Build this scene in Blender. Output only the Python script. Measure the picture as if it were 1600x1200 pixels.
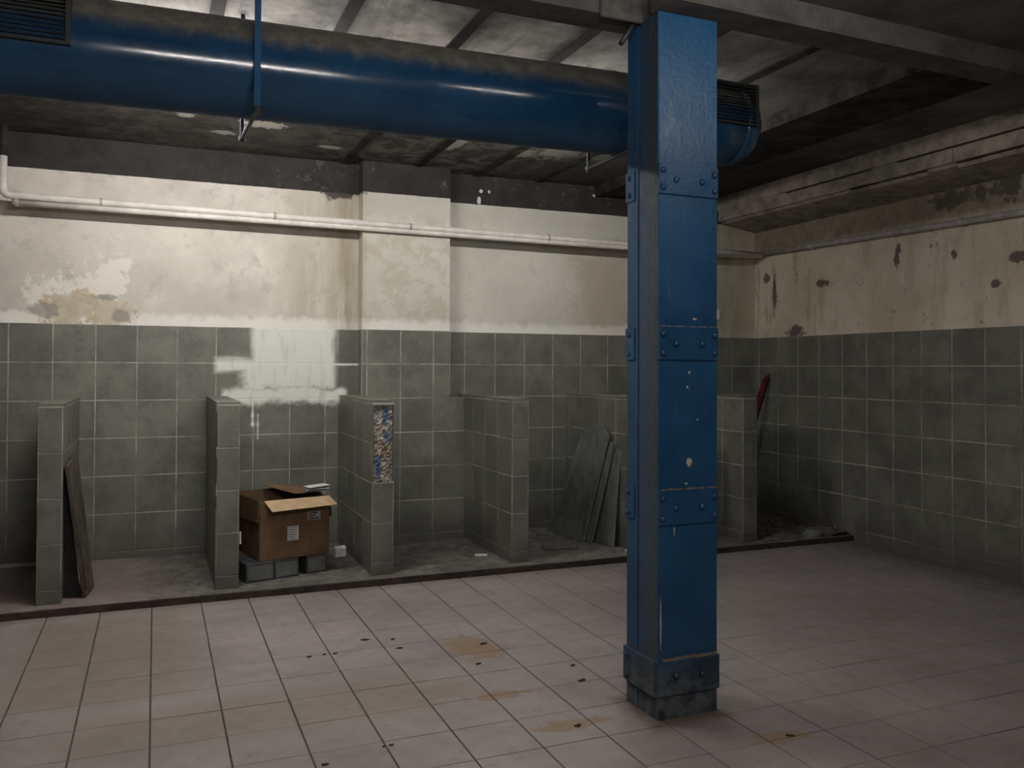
import bpy, math, random
from mathutils import Vector, Matrix
random.seed(7)
R = math.radians
for o in list(bpy.data.objects): bpy.data.objects.remove(o, do_unlink=True)
SC = bpy.context.scene
COL = SC.collection

# ------------------------------------------------------------------ camera
H = 1.573
YAW, PIT, ROL = 0.39341, 0.01559, 0.00412
fwd = Vector((math.sin(YAW) * math.cos(PIT), math.cos(YAW) * math.cos(PIT), math.sin(PIT)))
rgt = Vector((math.cos(YAW), -math.sin(YAW), 0))
up = rgt.cross(fwd)
r2 = rgt * math.cos(ROL) + up * math.sin(ROL)
u2 = up * math.cos(ROL) - rgt * math.sin(ROL)
cam = bpy.data.cameras.new('camera')
cam.sensor_width = 36.0
cam.lens = 1341.56 / 1600 * 36
cam.shift_y = -(600 - 553.8) / 1600
cam.clip_start = 0.05
camo = bpy.data.objects.new('camera', cam)
M = Matrix((r2, u2, -fwd)).transposed().to_4x4()
M.translation = Vector((0, 0, H))
camo.matrix_world = M
COL.objects.link(camo)
SC.camera = camo

# ------------------------------------------------------------------ light and exposure
w = bpy.data.worlds.new('world'); SC.world = w; w.use_nodes = True
w.node_tree.nodes['Background'].inputs[0].default_value = (0.5, 0.55, 0.6, 1)
w.node_tree.nodes['Background'].inputs[1].default_value = 0.02
SC.view_settings.view_transform = 'Standard'
SC.view_settings.look = 'None'
SC.view_settings.gamma = 1.0
SC.view_settings.use_curve_mapping = False
SC.view_settings.exposure = 0.0
# fluorescent tubes: centre, length, emission strength, rotation about z, label
LAMPS = [
    ((0.60, 0.80, 2.66), 1.5, 290, 0, 'lit fluorescent batten hung left of the blue column, nearer the camera'),
    ((2.60, 2.00, 3.10), 1.1, 75, 0, 'lit fluorescent batten under the ceiling in front of the blue column'),
    ((0.35, 5.52, 3.18), 1.5, 330, 0, 'lit fluorescent batten on the ceiling behind the duct, left of the pilaster'),
    ((3.00, 5.52, 3.19), 1.2, 170, 0, 'lit fluorescent batten on the ceiling behind the duct, right of the pilaster'),
]

# ------------------------------------------------------------------ node helpers
class NB:
    def __init__(s, name):
        m = bpy.data.materials.new(name); m.use_nodes = True
        s.m = m; s.t = m.node_tree; s.b = s.t.nodes['Principled BSDF']
        s._pos = None
    def n(s, ty): return s.t.nodes.new(ty)
    def put(s, sock, v):
        if isinstance(v, bpy.types.NodeSocket): s.t.links.new(v, sock)
        else:
            if hasattr(sock.default_value, '__len__') and len(sock.default_value) == 4 and len(v) == 3: v = (*v, 1)
            sock.default_value = v
    def math(s, op, a, b=0.0, clamp=False):
        n = s.n('ShaderNodeMath'); n.operation = op; n.use_clamp = clamp
        s.put(n.inputs[0], a); s.put(n.inputs[1], b); return n.outputs[0]
    def pos(s):
        if s._pos is None:
            g = s.n('ShaderNodeNewGeometry'); x = s.n('ShaderNodeSeparateXYZ')
            s.t.links.new(g.outputs['Position'], x.inputs[0]); s._pos = (g.outputs['Position'], x.outputs)
        return s._pos
    def noise(s, scale, detail=4, rough=.6, stretch=(1, 1, 1), off=(0, 0, 0), dist=0.0, local=False):
        mp = s.n('ShaderNodeMapping'); mp.inputs['Scale'].default_value = stretch; mp.inputs['Location'].default_value = off
        if local:
            tc = s.n('ShaderNodeTexCoord'); s.t.links.new(tc.outputs['Object'], mp.inputs[0])
        else: s.t.links.new(s.pos()[0], mp.inputs[0])
        n = s.n('ShaderNodeTexNoise'); s.t.links.new(mp.outputs[0], n.inputs['Vector'])
        n.inputs['Scale'].default_value = scale; n.inputs['Detail'].default_value = detail
        n.inputs['Roughness'].default_value = rough; n.inputs['Distortion'].default_value = dist
        return n.outputs['Fac']
    def ramp(s, f, a, b, lo=0.0, hi=1.0):
        n = s.n('ShaderNodeMapRange'); n.interpolation_type = 'SMOOTHSTEP'; s.put(n.inputs[0], f)
        n.inputs[1].default_value = a; n.inputs[2].default_value = b; n.inputs[3].default_value = lo; n.inputs[4].default_value = hi
        return n.outputs[0]
    def mix(s, f, a, b, mode='MIX'):
        n = s.n('ShaderNodeMix'); n.data_type = 'RGBA'; n.blend_type = mode
        s.put(n.inputs[0], f); s.put(n.inputs[6], a); s.put(n.inputs[7], b); return n.outputs[2]
    def rand(s): return s.n('ShaderNodeObjectInfo').outputs['Random']
    def rect(s, u, v, cu, cv, hu, hv, nz, amp, soft=.02):
        """mask of a ragged rectangle on two coordinates; nz is a noise 0..1"""
        du = s.math('SUBTRACT', s.math('ABSOLUTE', s.math('SUBTRACT', u, cu)), hu)
        dv = s.math('SUBTRACT', s.math('ABSOLUTE', s.math('SUBTRACT', v, cv)), hv)
        d = s.math('MAXIMUM', du, dv)
        d = s.math('ADD', d, s.math('MULTIPLY', s.math('SUBTRACT', nz, .5), amp))
        return s.ramp(d, soft, -soft)
    def blob(s, u, v, cu, cv, ru, rv, nz, amp, soft=.15):
        amp *= 2.4
        a = s.math('DIVIDE', s.math('SUBTRACT', u, cu), ru); b = s.math('DIVIDE', s.math('SUBTRACT', v, cv), rv)
        d = s.math('SQRT', s.math('ADD', s.math('MULTIPLY', a, a), s.math('MULTIPLY', b, b)))
        d = s.math('ADD', d, s.math('MULTIPLY', s.math('SUBTRACT', nz, .5), amp))
        return s.ramp(d, 1 + soft, 1 - soft)
    def mx(s, *f):
        o = f[0]
        for q in f[1:]: o = s.math('MAXIMUM', o, q)
        return o
    def bump(s, h, strength=.3, dist=.005):
        n = s.n('ShaderNodeBump'); n.inputs['Strength'].default_value = strength; n.inputs['Distance'].default_value = dist
        s.put(n.inputs['Height'], h); s.t.links.new(n.outputs[0], s.b.inputs['Normal'])
    def out(s, col, rough=.6, metal=0.0, spec=.5):
        s.put(s.b.inputs['Base Color'], col); s.put(s.b.inputs['Roughness'], rough); s.put(s.b.inputs['Metallic'], metal)
        s.b.inputs['Specular IOR Level'].default_value = spec
        return s.m

def simple(name, col, rough=.7, var=.25, scale=12, spec=.4, bump=0.0, metal=0.0):
    q = NB(name); f = q.noise(scale, 4, .65, local=True)
    dark = tuple(c * (1 - var) for c in col); lite = tuple(min(1, c * (1 + var)) for c in col)
    c = q.mix(q.ramp(f, .3, .7), dark, lite)
    if bump: q.bump(f, bump, .004)
    return q.out(c, rough, metal, spec)

def white_smear(q):
    """brushed white paint on the back wall between the two left stalls (its own shape, fixed to the wall)"""
    P, xyz = q.pos(); x, y, z = xyz[0], xyz[1], xyz[2]
    nz = q.noise(6, 5, .7, (1, 1, 1)); nv = q.noise(14, 4, .6, (1, 1, .18)); nh = q.noise(12, 4, .6, (.2, 1, 1.2))
    a = q.rect(x, z, 1.10, 1.66, .345, .27, nv, .13, .035)
    b = q.rect(x, z, .66, 1.585, .20, .05, nh, .09, .03)
    c = q.rect(x, z, 1.02, 1.33, .50, .065, nz, .17, .035)
    c2 = q.rect(x, z, .77, 1.50, .10, .14, nz, .2, .05)
    d = q.mx(q.rect(x, z, .757, 1.17, .011, .10, nh, .05, .012), q.rect(x, z, .80, 1.07, .004, .10, nh, .03, .01))
    e = q.rect(x, z, 1.50, 1.597, .16, .008, nh, .012, .006)
    m = q.mx(a, b, c, c2, d, e)
    thin = q.ramp(nv, .30, .5, .78, 1.0)
    m = q.math('MULTIPLY', m, thin)
    near = q.ramp(y, 7.42, 7.46)
    return q.math('MULTIPLY', m, near)

def mat_wall_tile():
    q = NB('sage grey wall tile'); P, xyz = q.pos()
    n1 = q.noise(3.2, 5, .65); n2 = q.noise(26, 4, .7); n3 = q.noise(70, 2, .6)
    c = q.mix(q.ramp(n1, .36, .64), (.105, .105, .089), (.182, .184, .150))
    c = q.mix(q.ramp(q.noise(1.3, 3, .6, off=(9, 2, 4)), .55, .7, 0, .5), c, (.10, .092, .088))
    c = q.mix(q.ramp(n2, .35, .75, 0, .45), c, (.19, .188, .155))
    c = q.mix(q.math('MULTIPLY', q.rand(), .42), c, (.085, .087, .076))
    c = q.mix(q.ramp(n3, .62, .8, 0, .3), c, (.05, .05, .045))
    # damp grime creeping up from the ground, ragged
    g = q.math('ADD', xyz[2], q.math('MULTIPLY', q.noise(5, 4, .7, off=(3, 1, 2)), .5))
    c = q.mix(q.ramp(g, .62, .28, 0, .55), c, (.075, .066, .06))
    c = q.mix(white_smear(q), c, (.68, .68, .63))
    q.bump(n2, .12, .003)
    return q.out(c, q.ramp(n1, .3, .7, .42, .62), 0, .4)

def mat_grout(name='pale cement grout'):
    q = NB(name); n = q.noise(4, 4, .7); P, xyz = q.pos()
    c = q.mix(q.ramp(n, .3, .68), (.17, .165, .14), (.40, .40, .345))
    g = q.math('ADD', xyz[2], q.math('MULTIPLY', n, .5))
    c = q.mix(q.ramp(g, .75, .3, 0, .75), c, (.09, .085, .075))
    c = q.mix(white_smear(q), c, (.7, .7, .66))
    return q.out(c, .85, 0, .2)

def mat_plaster_back():
    q = NB('stained white plaster'); P, xyz = q.pos(); x, y, z = xyz[0], xyz[1], xyz[2]
    n1 = q.noise(1.6, 6, .65); n2 = q.noise(7, 5, .7, dist=.4); n3 = q.noise(30, 4, .7); ns = q.noise(7, 5, .7, (1, 1, .15)); nb = q.noise(9, 5, .75)
    c = q.mix(q.ramp(n1, .32, .68), (.50, .47, .415), (.66, .615, .55))
    c = q.mix(q.ramp(n2, .53, .68, 0, .6), c, (.40, .39, .34))
    c = q.mix(q.ramp(n3, .6, .78, 0, .25), c, (.36, .33, .27))
    c = q.mix(q.ramp(n2, .36, .26, 0, .5), c, (.72, .70, .66))
    cool = q.ramp(x, 1.5, 1.8, 0, .45); c = q.mix(cool, c, (.50, .51, .44))
    pil = q.math('MULTIPLY', q.rect(x, z, 2.05, 2.4, .42, .5, nb, .1, .05), q.ramp(n2, .47, .56, 0, .38)); c = q.mix(pil, c, (.40, .36, .25))
    damp = q.math('MULTIPLY', q.rect(x, z, 1.33, 2.5, .36, .62, ns, .7, .2), q.ramp(ns, .35, .65, .2, .8)); c = q.mix(damp, c, (.40, .355, .275))
    c = q.mix(q.math('MULTIPLY', q.rect(x, z, 4.1, 2.3, .30, .45, n2, .9, .15), .55), c, (.36, .30, .20))
    # whiter filler band brushed along the top of the tiles
    band = q.ramp(q.math('ADD', z, q.math('MULTIPLY', nb, .16)), 2.10, 2.03)
    c = q.mix(q.math('MULTIPLY', band, .75), c, (.78, .76, .71))
    # brown runs: beside the pilaster, at the far corner
    run = q.mx(q.rect(x, z, 1.53, 2.5, .10, .8, ns, .32, .12), q.math('MULTIPLY', q.rect(x, z, 5.52, 2.4, .36, .9, ns, .5, .18), 1.0))
    c = q.mix(q.math('MULTIPLY', run, q.ramp(ns, .3, .62, .15, .75)), c, (.27, .225, .14))
    far = q.ramp(x, 4.6, 5.9, 0, .45); c = q.mix(far, c, (.34, .32, .22))
    # peeled patch above the tiles on the left
    peel = q.mx(q.blob(x, z, -.62, 2.02, .19, .15, nb, 1.1), q.blob(x, z, -.33, 1.99, .16, .12, nb, 1.2))
    rim = q.mx(q.blob(x, z, -.60, 2.06, .30, .24, nb, 1.4), q.blob(x, z, -.33, 2.22, .10, .22, nb, 1.6), q.blob(x, z, -.98, 1.95, .15, .05, nb, 1.0), q.blob(x, z, -.24, 2.38, .09, .06, nb, 1.4))
    c = q.mix(q.math('MULTIPLY', rim, .6), c, (.80, .77, .70))
    c = q.mix(q.math('MULTIPLY', peel, .85), c, q.mix(q.ramp(nb, .4, .6), (.42, .335, .22), (.50, .45, .36)))
    smudge = q.mx(q.blob(x, z, -.80, 2.00, .12, .05, nb, 1.2), q.blob(x, z, -.36, 2.12, .09, .02, nb, .6), q.blob(x, z, -.26, 1.97, .06, .05, nb, 1.2), q.math('MULTIPLY', q.blob(x, z, .6, 2.2, .05, .09, nb, 1.0, .6), .35))
    c = q.mix(q.math('MULTIPLY', smudge, .7), c, (.26, .25, .22))
    # black paint above, straight lower edge, chipped
    e = q.math('ADD', z, q.math('MULTIPLY', q.math('SUBTRACT', nb, .5), .012))
    blk = q.ramp(e, 3.094, 3.100)
    mould = q.math('MULTIPLY', q.blob(x, z, 1.46, 3.14, .20, .085, nb, .9), 1.0)
    black = q.mix(q.ramp(n2, .35, .7), (.026, .023, .021), (.040, .036, .033))
    chips = q.mx(q.blob(x, z, 2.78, 3.135, .018, .03, nb, .8), q.blob(x, z, 2.80, 3.225, .016, .016, nb, .8), q.blob(x, z, 2.88, 3.225, .012, .016, nb, .8), q.blob(x, z, 4.0, 3.28, .025, .012, nb, .8))
    black = q.mix(chips, black, (.6, .58, .52))
    black = q.mix(q.math('MULTIPLY', q.ramp(nb, .58, .66), q.ramp(x, .2, 1.6, .1, .8)), black, (.10, .095, .085))
    c = q.mix(q.mx(blk, q.math('MULTIPLY', mould, .9)), c, black)
    q.bump(q.math('ADD', q.math('MULTIPLY', n2, .6), q.math('MULTIPLY', n3, .2)), .35, .006)
    return q.out(c, .8, 0, .25)

def mat_plaster_right():
    q = NB('damp blotched plaster'); P, xyz = q.pos(); x, y, z = xyz[0], xyz[1], xyz[2]
    n1 = q.noise(1.5, 6, .65); n2 = q.noise(6, 6, .75, dist=.3); n3 = q.noise(24, 4, .7); ns = q.noise(6, 5, .7, (1, 1, .2)); nb = q.noise(11, 5, .75)
    c = q.mix(q.ramp(n1, .32, .68), (.48, .43, .33), (.66, .60, .50))
    c = q.mix(q.ramp(n2, .56, .7, 0, .5), c, (.26, .24, .18))
    c = q.mix(q.ramp(n3, .62, .78, 0, .3), c, (.22, .19, .14))
    c = q.mix(q.math('MULTIPLY', q.ramp(ns, .48, .62), q.ramp(y, 6.4, 7.3, 0, .6)), c, (.19, .16, .09))
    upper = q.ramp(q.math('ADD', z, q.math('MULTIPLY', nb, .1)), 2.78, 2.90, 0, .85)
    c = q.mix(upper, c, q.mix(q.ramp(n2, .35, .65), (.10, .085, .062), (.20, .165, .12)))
    c = q.mix(q.math('MULTIPLY', q.ramp(ns, .52, .62), .28), c, (.24, .20, .13))
    c = q.mix(q.ramp(n2, .655, .675, 0, .8), c, (.10, .085, .075))
    sp = q.mx(q.blob(y, z, 5.05, 2.95, .19, .075, nb, 1.5), q.blob(y, z, 4.78, 2.95, .05, .06, nb, 1.4), q.blob(y, z, 4.52, 2.97, .14, .09, nb, 1.8),
              q.blob(y, z, 5.60, 2.54, .03, .11, nb, 1.5), q.blob(y, z, 4.40, 2.42, .14, .05, nb, 1.5), q.blob(y, z, 4.65, 2.24, .05, .035, nb, 1.0),
              q.blob(y, z, 7.20, 2.37, .03, .16, nb, 1.2), q.blob(y, z, 7.32, 2.52, .05, .05, nb, 1.4), q.blob(y, z, 6.5, 2.40, .11, .03, nb, 1.6),
              q.blob(y, z, 5.02, 2.50, .03, .04, nb, 1.2), q.blob(y, z, 6.85, 1.95, .12, .06, nb, 1.8), q.blob(y, z, 4.36, 2.65, .06, .2, nb, 1.4))
    c = q.mix(q.math('MULTIPLY', sp, .85), c, (.07, .06, .055))
    q.bump(q.math('ADD', q.math('MULTIPLY', n2, .7), q.math('MULTIPLY', nb, .3)), .5, .008)
    return q.out(c, .85, 0, .2)

def mat_floor(name, grout=False):
    q = NB(name); P, xyz = q.pos(); x, y, z = xyz[0], xyz[1], xyz[2]
    n1 = q.noise(1.1, 5, .65); n2 = q.noise(9, 5, .7); n3 = q.noise(60, 3, .7); nb = q.noise(8, 5, .75, off=(4, 4, 0))
    if grout:
        c = q.mix(q.ramp(n2, .3, .7), (.035, .03, .028), (.10, .088, .08))
        return q.out(c, .9, 0, .2)
    c = q.mix(q.ramp(n1, .3, .7), (.195, .168, .160), (.30, .262, .252))
    c = q.mix(q.math('MULTIPLY', q.rand(), .22), c, (.26, .228, .224))
    tan = q.mx(q.rect(x, y, -.25, 5.2, .42, .75, n2, .5, .12), q.rect(x, y, .45, 4.05, .8, .22, n2, .5, .12), q.rect(x, y, .95, 4.0, .5, .12, n2, .3, .1))
    c = q.mix(q.math('MULTIPLY', tan, .55), c, (.185, .152, .108))
    c = q.mix(q.ramp(n3, .55, .75, 0, .3), c, (.15, .13, .12))
    c = q.mix(q.ramp(n2, .55, .7, 0, .45), c, (.17, .145, .125))
    c = q.mix(q.ramp(x, 1.6, 3.8, 0, .42), c, (.13, .112, .107))  # floor colour darkens to the right, painting in the weaker lamp light
    rust = q.mx(q.blob(x, y, 1.68, 4.55, .13, .20, nb, 1.7), q.blob(x, y, 1.70, 3.42, .16, .06, nb, 1.5), q.blob(x, y, 2.48, 2.97, .13, .05, nb, 1.4), q.blob(x, y, 1.55, 3.85, .12, .06, nb, 1.4))
    c = q.mix(q.math('MULTIPLY', rust, .65), c, (.21, .125, .05))
    ring = q.rect(x, y, 2.23, 3.42, .20, .19, nb, .22, .06)
    c = q.mix(q.math('MULTIPLY', ring, .85), c, (.075, .055, .04))
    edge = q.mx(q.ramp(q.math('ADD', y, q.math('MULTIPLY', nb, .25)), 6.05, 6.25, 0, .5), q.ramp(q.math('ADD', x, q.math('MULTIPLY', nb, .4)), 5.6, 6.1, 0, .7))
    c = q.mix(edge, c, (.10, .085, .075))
    q.bump(q.math('ADD', q.math('MULTIPLY', n2, .5), q.math('MULTIPLY', n3, .4)), .22, .003)
    return q.out(c, q.ramp(n2, .3, .7, .5, .75), 0, .35)

def mat_platform():
    q = NB('grimy cement screed'); P, xyz = q.pos(); x, y = xyz[0], xyz[1]
    n1 = q.noise(2.2, 5, .65); n2 = q.noise(11, 6, .75); n3 = q.noise(50, 3, .7)
    c = q.mix(q.ramp(n1, .3, .7), (.085, .078, .067), (.17, .155, .138))
    c = q.mix(q.ramp(n2, .46, .62, 0, .8), c, (.055, .05, .043))
    c = q.mix(q.ramp(n2, .42, .30, 0, .8), c, (.30, .285, .25))
    c = q.mix(q.ramp(x, .3, -.3, 0, .5), c, (.24, .185, .17))
    q.bump(q.math('ADD', n2, q.math('MULTIPLY', n3, .3)), .6, .01)
    return q.out(c, .8, 0, .3)

def mat_ceiling():
    q = NB('sooty cast concrete ceiling'); P, xyz = q.pos(); x, y = xyz[0], xyz[1]
    n1 = q.noise(1.4, 6, .65, off=(2, 0, 0)); n2 = q.noise(6, 6, .75, dist=.5); n3 = q.noise(30, 4, .7); nd = q.noise(3.0, 6, .75, (1.6, .45, 1), dist=.6)
    c = q.mix(q.ramp(n1, .35, .65), (.20, .19, .175), (.68, .65, .60))
    c = q.mix(q.ramp(nd, .45, .7, 0, .6), c, (.13, .12, .11))
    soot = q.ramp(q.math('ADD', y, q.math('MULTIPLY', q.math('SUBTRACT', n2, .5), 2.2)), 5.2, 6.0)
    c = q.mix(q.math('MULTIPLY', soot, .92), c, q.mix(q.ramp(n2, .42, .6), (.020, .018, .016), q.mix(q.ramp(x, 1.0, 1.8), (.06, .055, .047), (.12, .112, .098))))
    nk = q.noise(16, 6, .8, off=(3, 3, 3), dist=.8)
    flake = q.mx(q.blob(x, y, 0.18, 6.51, 0.06, 0.08, nk, 1.5, .05), q.blob(x, y, 0.47, 6.91, 0.08, 0.06, nk, 1.5, .05), q.blob(x, y, 0.74, 6.57, 0.15, 0.09, nk, 1.5, .05), q.blob(x, y, 1.30, 7.03, 0.1, 0.05, nk, 1.2, .05), q.blob(x, y, 2.21, 6.46, 0.06, 0.28, nk, 1.0, .05), q.blob(x, y, 3.11, 6.29, 0.2, 0.34, nk, 1.6, .05), q.blob(x, y, 2.84, 6.59, 0.1, 0.12, nk, 1.6, .05), q.blob(x, y, 3.44, 6.45, 0.12, 0.14, nk, 1.0, .05))
    c = q.mix(q.math('MULTIPLY', flake, .85), c, (.46, .44, .385))
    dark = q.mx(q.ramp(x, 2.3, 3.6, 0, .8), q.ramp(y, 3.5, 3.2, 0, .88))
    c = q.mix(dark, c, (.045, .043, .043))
    q.bump(q.math('ADD', n2, q.math('MULTIPLY', n3, .3)), .5, .01)
    return q.out(c, .9, 0, .15)

def mat_blue(name, duct=False):
    q = NB(name); P, xyz = q.pos(); x, y, z = xyz[0], xyz[1], xyz[2]
    n1 = q.noise(3, 5, .65); n2 = q.noise(14, 5, .7, (1, 1, .35)); n3 = q.noise(60, 3, .65); nb = q.noise(11, 5, .75, off=(1, 7, 3))
    c = q.mix(q.ramp(n1, .3, .7), (.006, .036, .088), (.011, .054, .122))
    if duct:
        c = q.mix(q.ramp(n2, .45, .7, 0, .3), c, (.01, .04, .09))
        nv = q.noise(9, 5, .75, (1, .3, .3))
        d = q.math('ADD', q.math('ADD', z, q.math('MULTIPLY', x, -.0125)), q.math('MULTIPLY', q.math('SUBTRACT', nv, .5), .10))
        dust = q.ramp(d, 3.03, 3.11)
        c = q.mix(q.math('MULTIPLY', dust, .93), c, q.mix(q.ramp(nb, .35, .65), (.075, .070, .058), (.15, .135, .11)))
        rgh = q.math('ADD', q.ramp(nb, .3, .7, .13, .22), q.math('MULTIPLY', q.mx(dust, q.ramp(d, 2.86, 2.81)), .5))
        q.bump(n1, .10, .01)
        return q.out(c, rgh, 0, .55)
    c = q.mix(q.ramp(nb, .60, .70, 0, .5), c, (.03, .045, .06))
    scr = q.noise(30, 4, .75, (1, 1, .12)); c = q.mix(q.ramp(scr, .63, .70, 0, .35), c, (.05, .10, .15)); nf = q.noise(75, 4, .8)
    c = q.mix(q.ramp(q.math('ADD', z, q.math('MULTIPLY', nb, .4)), 2.6, 3.2, 0, .6), c, (.012, .085, .20))  # brighter blue towards the top paints in the stronger light up there
    chips = q.mx(q.blob(x, z, 2.251, 1.147, .015, .019, nf, .8, .1), q.blob(x, z, 2.25, 1.555, .006, .007, nf, .6), q.blob(x, z, 2.24, 1.49, .005, .006, nf, .6), q.blob(x, z, 2.28, 1.80, .01, .005, nf, .8),
                 q.blob(x, z, 2.295, 1.34, .004, .006, nf, .6), q.blob(x, z, 2.235, 1.05, .008, .005, nf, .6), q.blob(x, z, 2.10, .42, .004, .12, nf, 1.0), q.blob(x, z, 2.17, .84, .004, .018, nf, 1.0))
    front = q.ramp(y, 3.34, 3.33)
    c = q.mix(q.math('MULTIPLY', q.math('MULTIPLY', chips, front), .8), c, (.45, .34, .28))
    # rubbed grey dirt on the web side and around the foot
    side = q.math('MULTIPLY', q.ramp(x, 2.095, 2.088), q.ramp(q.math('ADD', y, q.math('MULTIPLY', q.math('SUBTRACT', n2, .5), .14)), 3.50, 3.38, 0, .8))
    c = q.mix(q.math('MULTIPLY', side, q.ramp(y, 3.312, 3.318)), c, (.036, .045, .044))
    foot = q.ramp(q.math('ADD', z, q.math('MULTIPLY', nb, .35)), .52, .30, 0, .85)
    c = q.mix(foot, c, q.mix(q.ramp(nb, .4, .65), (.018, .022, .026), (.085, .09, .088)))
    seam = q.mx(q.rect(x, z, 2.26, .266, .15, .004, nf, .034, .004), q.rect(x, z, 2.25, 1.027, .15, .002, nf, .022, .002), q.rect(x, z, 2.25, 1.765, .15, .001, nf, .020, .002))
    c = q.mix(q.math('MULTIPLY', seam, q.math('MULTIPLY', front, .8)), c, (.24, .17, .10))
    q.bump(q.math('ADD', q.math('MULTIPLY', n2, .6), q.math('MULTIPLY', n3, .5)), .5, .008)
    return q.out(c, q.math('ADD', q.ramp(nb, .3, .7, .30, .48), q.ramp(x, 2.093, 2.087, 0, .38)), 0, .4)

def mat_mortar():
    q = NB('broken mortar with old paint'); P, xyz = q.pos(); x, z = xyz[0], xyz[2]
    n1 = q.noise(22, 5, .75); n2 = q.noise(14, 4, .7, off=(5, 5, 5)); n3 = q.noise(45, 4, .7)
    c = q.mix(q.ramp(n1, .35, .65), (.17, .145, .11), (.46, .42, .36))
    c = q.mix(q.math('MULTIPLY', q.ramp(n2, .5, .6, 0, .6), q.ramp(z, 1.1, .9)), c, (.24, .17, .08))
    c = q.mix(q.ramp(n3, .6, .7, 0, .8), c, (.04, .035, .03))
    blue = q.mx(q.blob(x, z, 1.575, 1.22, .022, .07, n3, .9), q.math('MULTIPLY', q.blob(x, z, 1.60, 1.06, .045, .06, n3, 1.0), .6), q.blob(x, z, 1.525, .84, .022, .09, n3, 1.0))
    c = q.mix(q.math('MULTIPLY', blue, .85), c, (.055, .12, .28))
    q.bump(n1, 1.0, .02)
    return q.out(c, .9, 0, .2)

def mat_card():
    q = NB('worn brown cardboard'); n1 = q.noise(5, 5, .65, local=True); n2 = q.noise(30, 4, .7, (1, 1, .2), local=True)
    c = q.mix(q.ramp(n1, .3, .7), (.115, .068, .038), (.185, .115, .066))
    c = q.mix(q.ramp(n2, .5, .75, 0, .35), c, (.085, .05, .03))
    q.bump(n1, .3, .01)
    return q.out(c, .85, 0, .2)

def emit(name, col, s):
    m = bpy.data.materials.new(name); m.use_nodes = True; t = m.node_tree; t.nodes.remove(t.nodes['Principled BSDF'])
    e = t.nodes.new('ShaderNodeEmission'); e.inputs[0].default_value = (*col, 1); e.inputs[1].default_value = s
    t.links.new(e.outputs[0], t.nodes['Material Output'].inputs[0]); return m

TILE = mat_wall_tile(); GROUT = mat_grout(); PLB = mat_plaster_back(); PLR = mat_plaster_right()
FTILE = mat_floor('pinkish grey floor tile'); FGROUT = mat_floor('dark floor joint', True); PLAT = mat_platform(); CEIL = mat_ceiling()
BLUE = mat_blue('scuffed blue steel paint'); DUCT = mat_blue('dusty blue duct paint', True); MORT = mat_mortar(); CARD = mat_card()
BEAM = simple('brown black beam paint', (.078, .070, .066), .8, .3, 6, .2, .4)
SOOT_SHADE = simple('soot black paint and shade', (.028, .026, .025), .85, .4, 8, .2, .3)  # black paint, also on added pieces that imitate shade
JOIST = simple('black joist paint', (.030, .027, .024), .9, .6, 5, .1, .3)
LUMP = simple('grey plaster lump', (.085, .080, .072), .9, .3, 14, .1, .8)
BULK = simple('grey brown flaking plaster', (.24, .21, .175), .85, .35, 7, .2, .6)
PIPE = simple('white painted pipe', (.60, .57, .52), .45, .12, 9, .4)
PIPED = simple('soiled grey pipe paint', (.33, .31, .29), .55, .25, 9, .4)
DARKM = simple('dark steel', (.02, .022, .026), .5, .3, 20, .5)
GRILL = simple('grimy grille metal', (.014, .015, .015), .55, .3, 20, .5)
CURB = simple('rotten dark timber', (.035, .026, .021), .9, .45, 14, .2, .6)
SLAB = simple('grey board', (.115, .118, .108), .7, .2, 8, .3, .1)
SLABE = simple('pale board edge', (.17, .17, .155), .8, .25, 12, .3)
PLANK = simple('dirty old plank', (.075, .060, .050), .85, .35, 8, .2, .4)
BLOCK = simple('blue grey tile offcut', (.050, .054, .058), .6, .25, 10, .4)
TAN = simple('pale inner cardboard', (.42, .30, .18), .85, .12, 12, .2)
PAPER = simple('white paper', (.62, .62, .60), .7, .1, 30, .3)
GPAPER = simple('grey printed paper', (.26, .26, .26), .7, .25, 40, .3)
RED = simple('faded red paint', (.16, .022, .028), .6, .25, 12, .3)
LEAF = simple('dry dark leaf', (.035, .024, .016), .9, .4, 60, .2)
DIRT = simple('brown dirt and rubble', (.10, .082, .068), .95, .5, 14, .1, 1.0)
WHITE = simple('white plastic', (.7, .7, .68), .4, .05, 10, .4)
LIT = [emit('lit tube %d' % i, (1, .965, .925), L[2]) for i, L in enumerate(LAMPS)]

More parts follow.
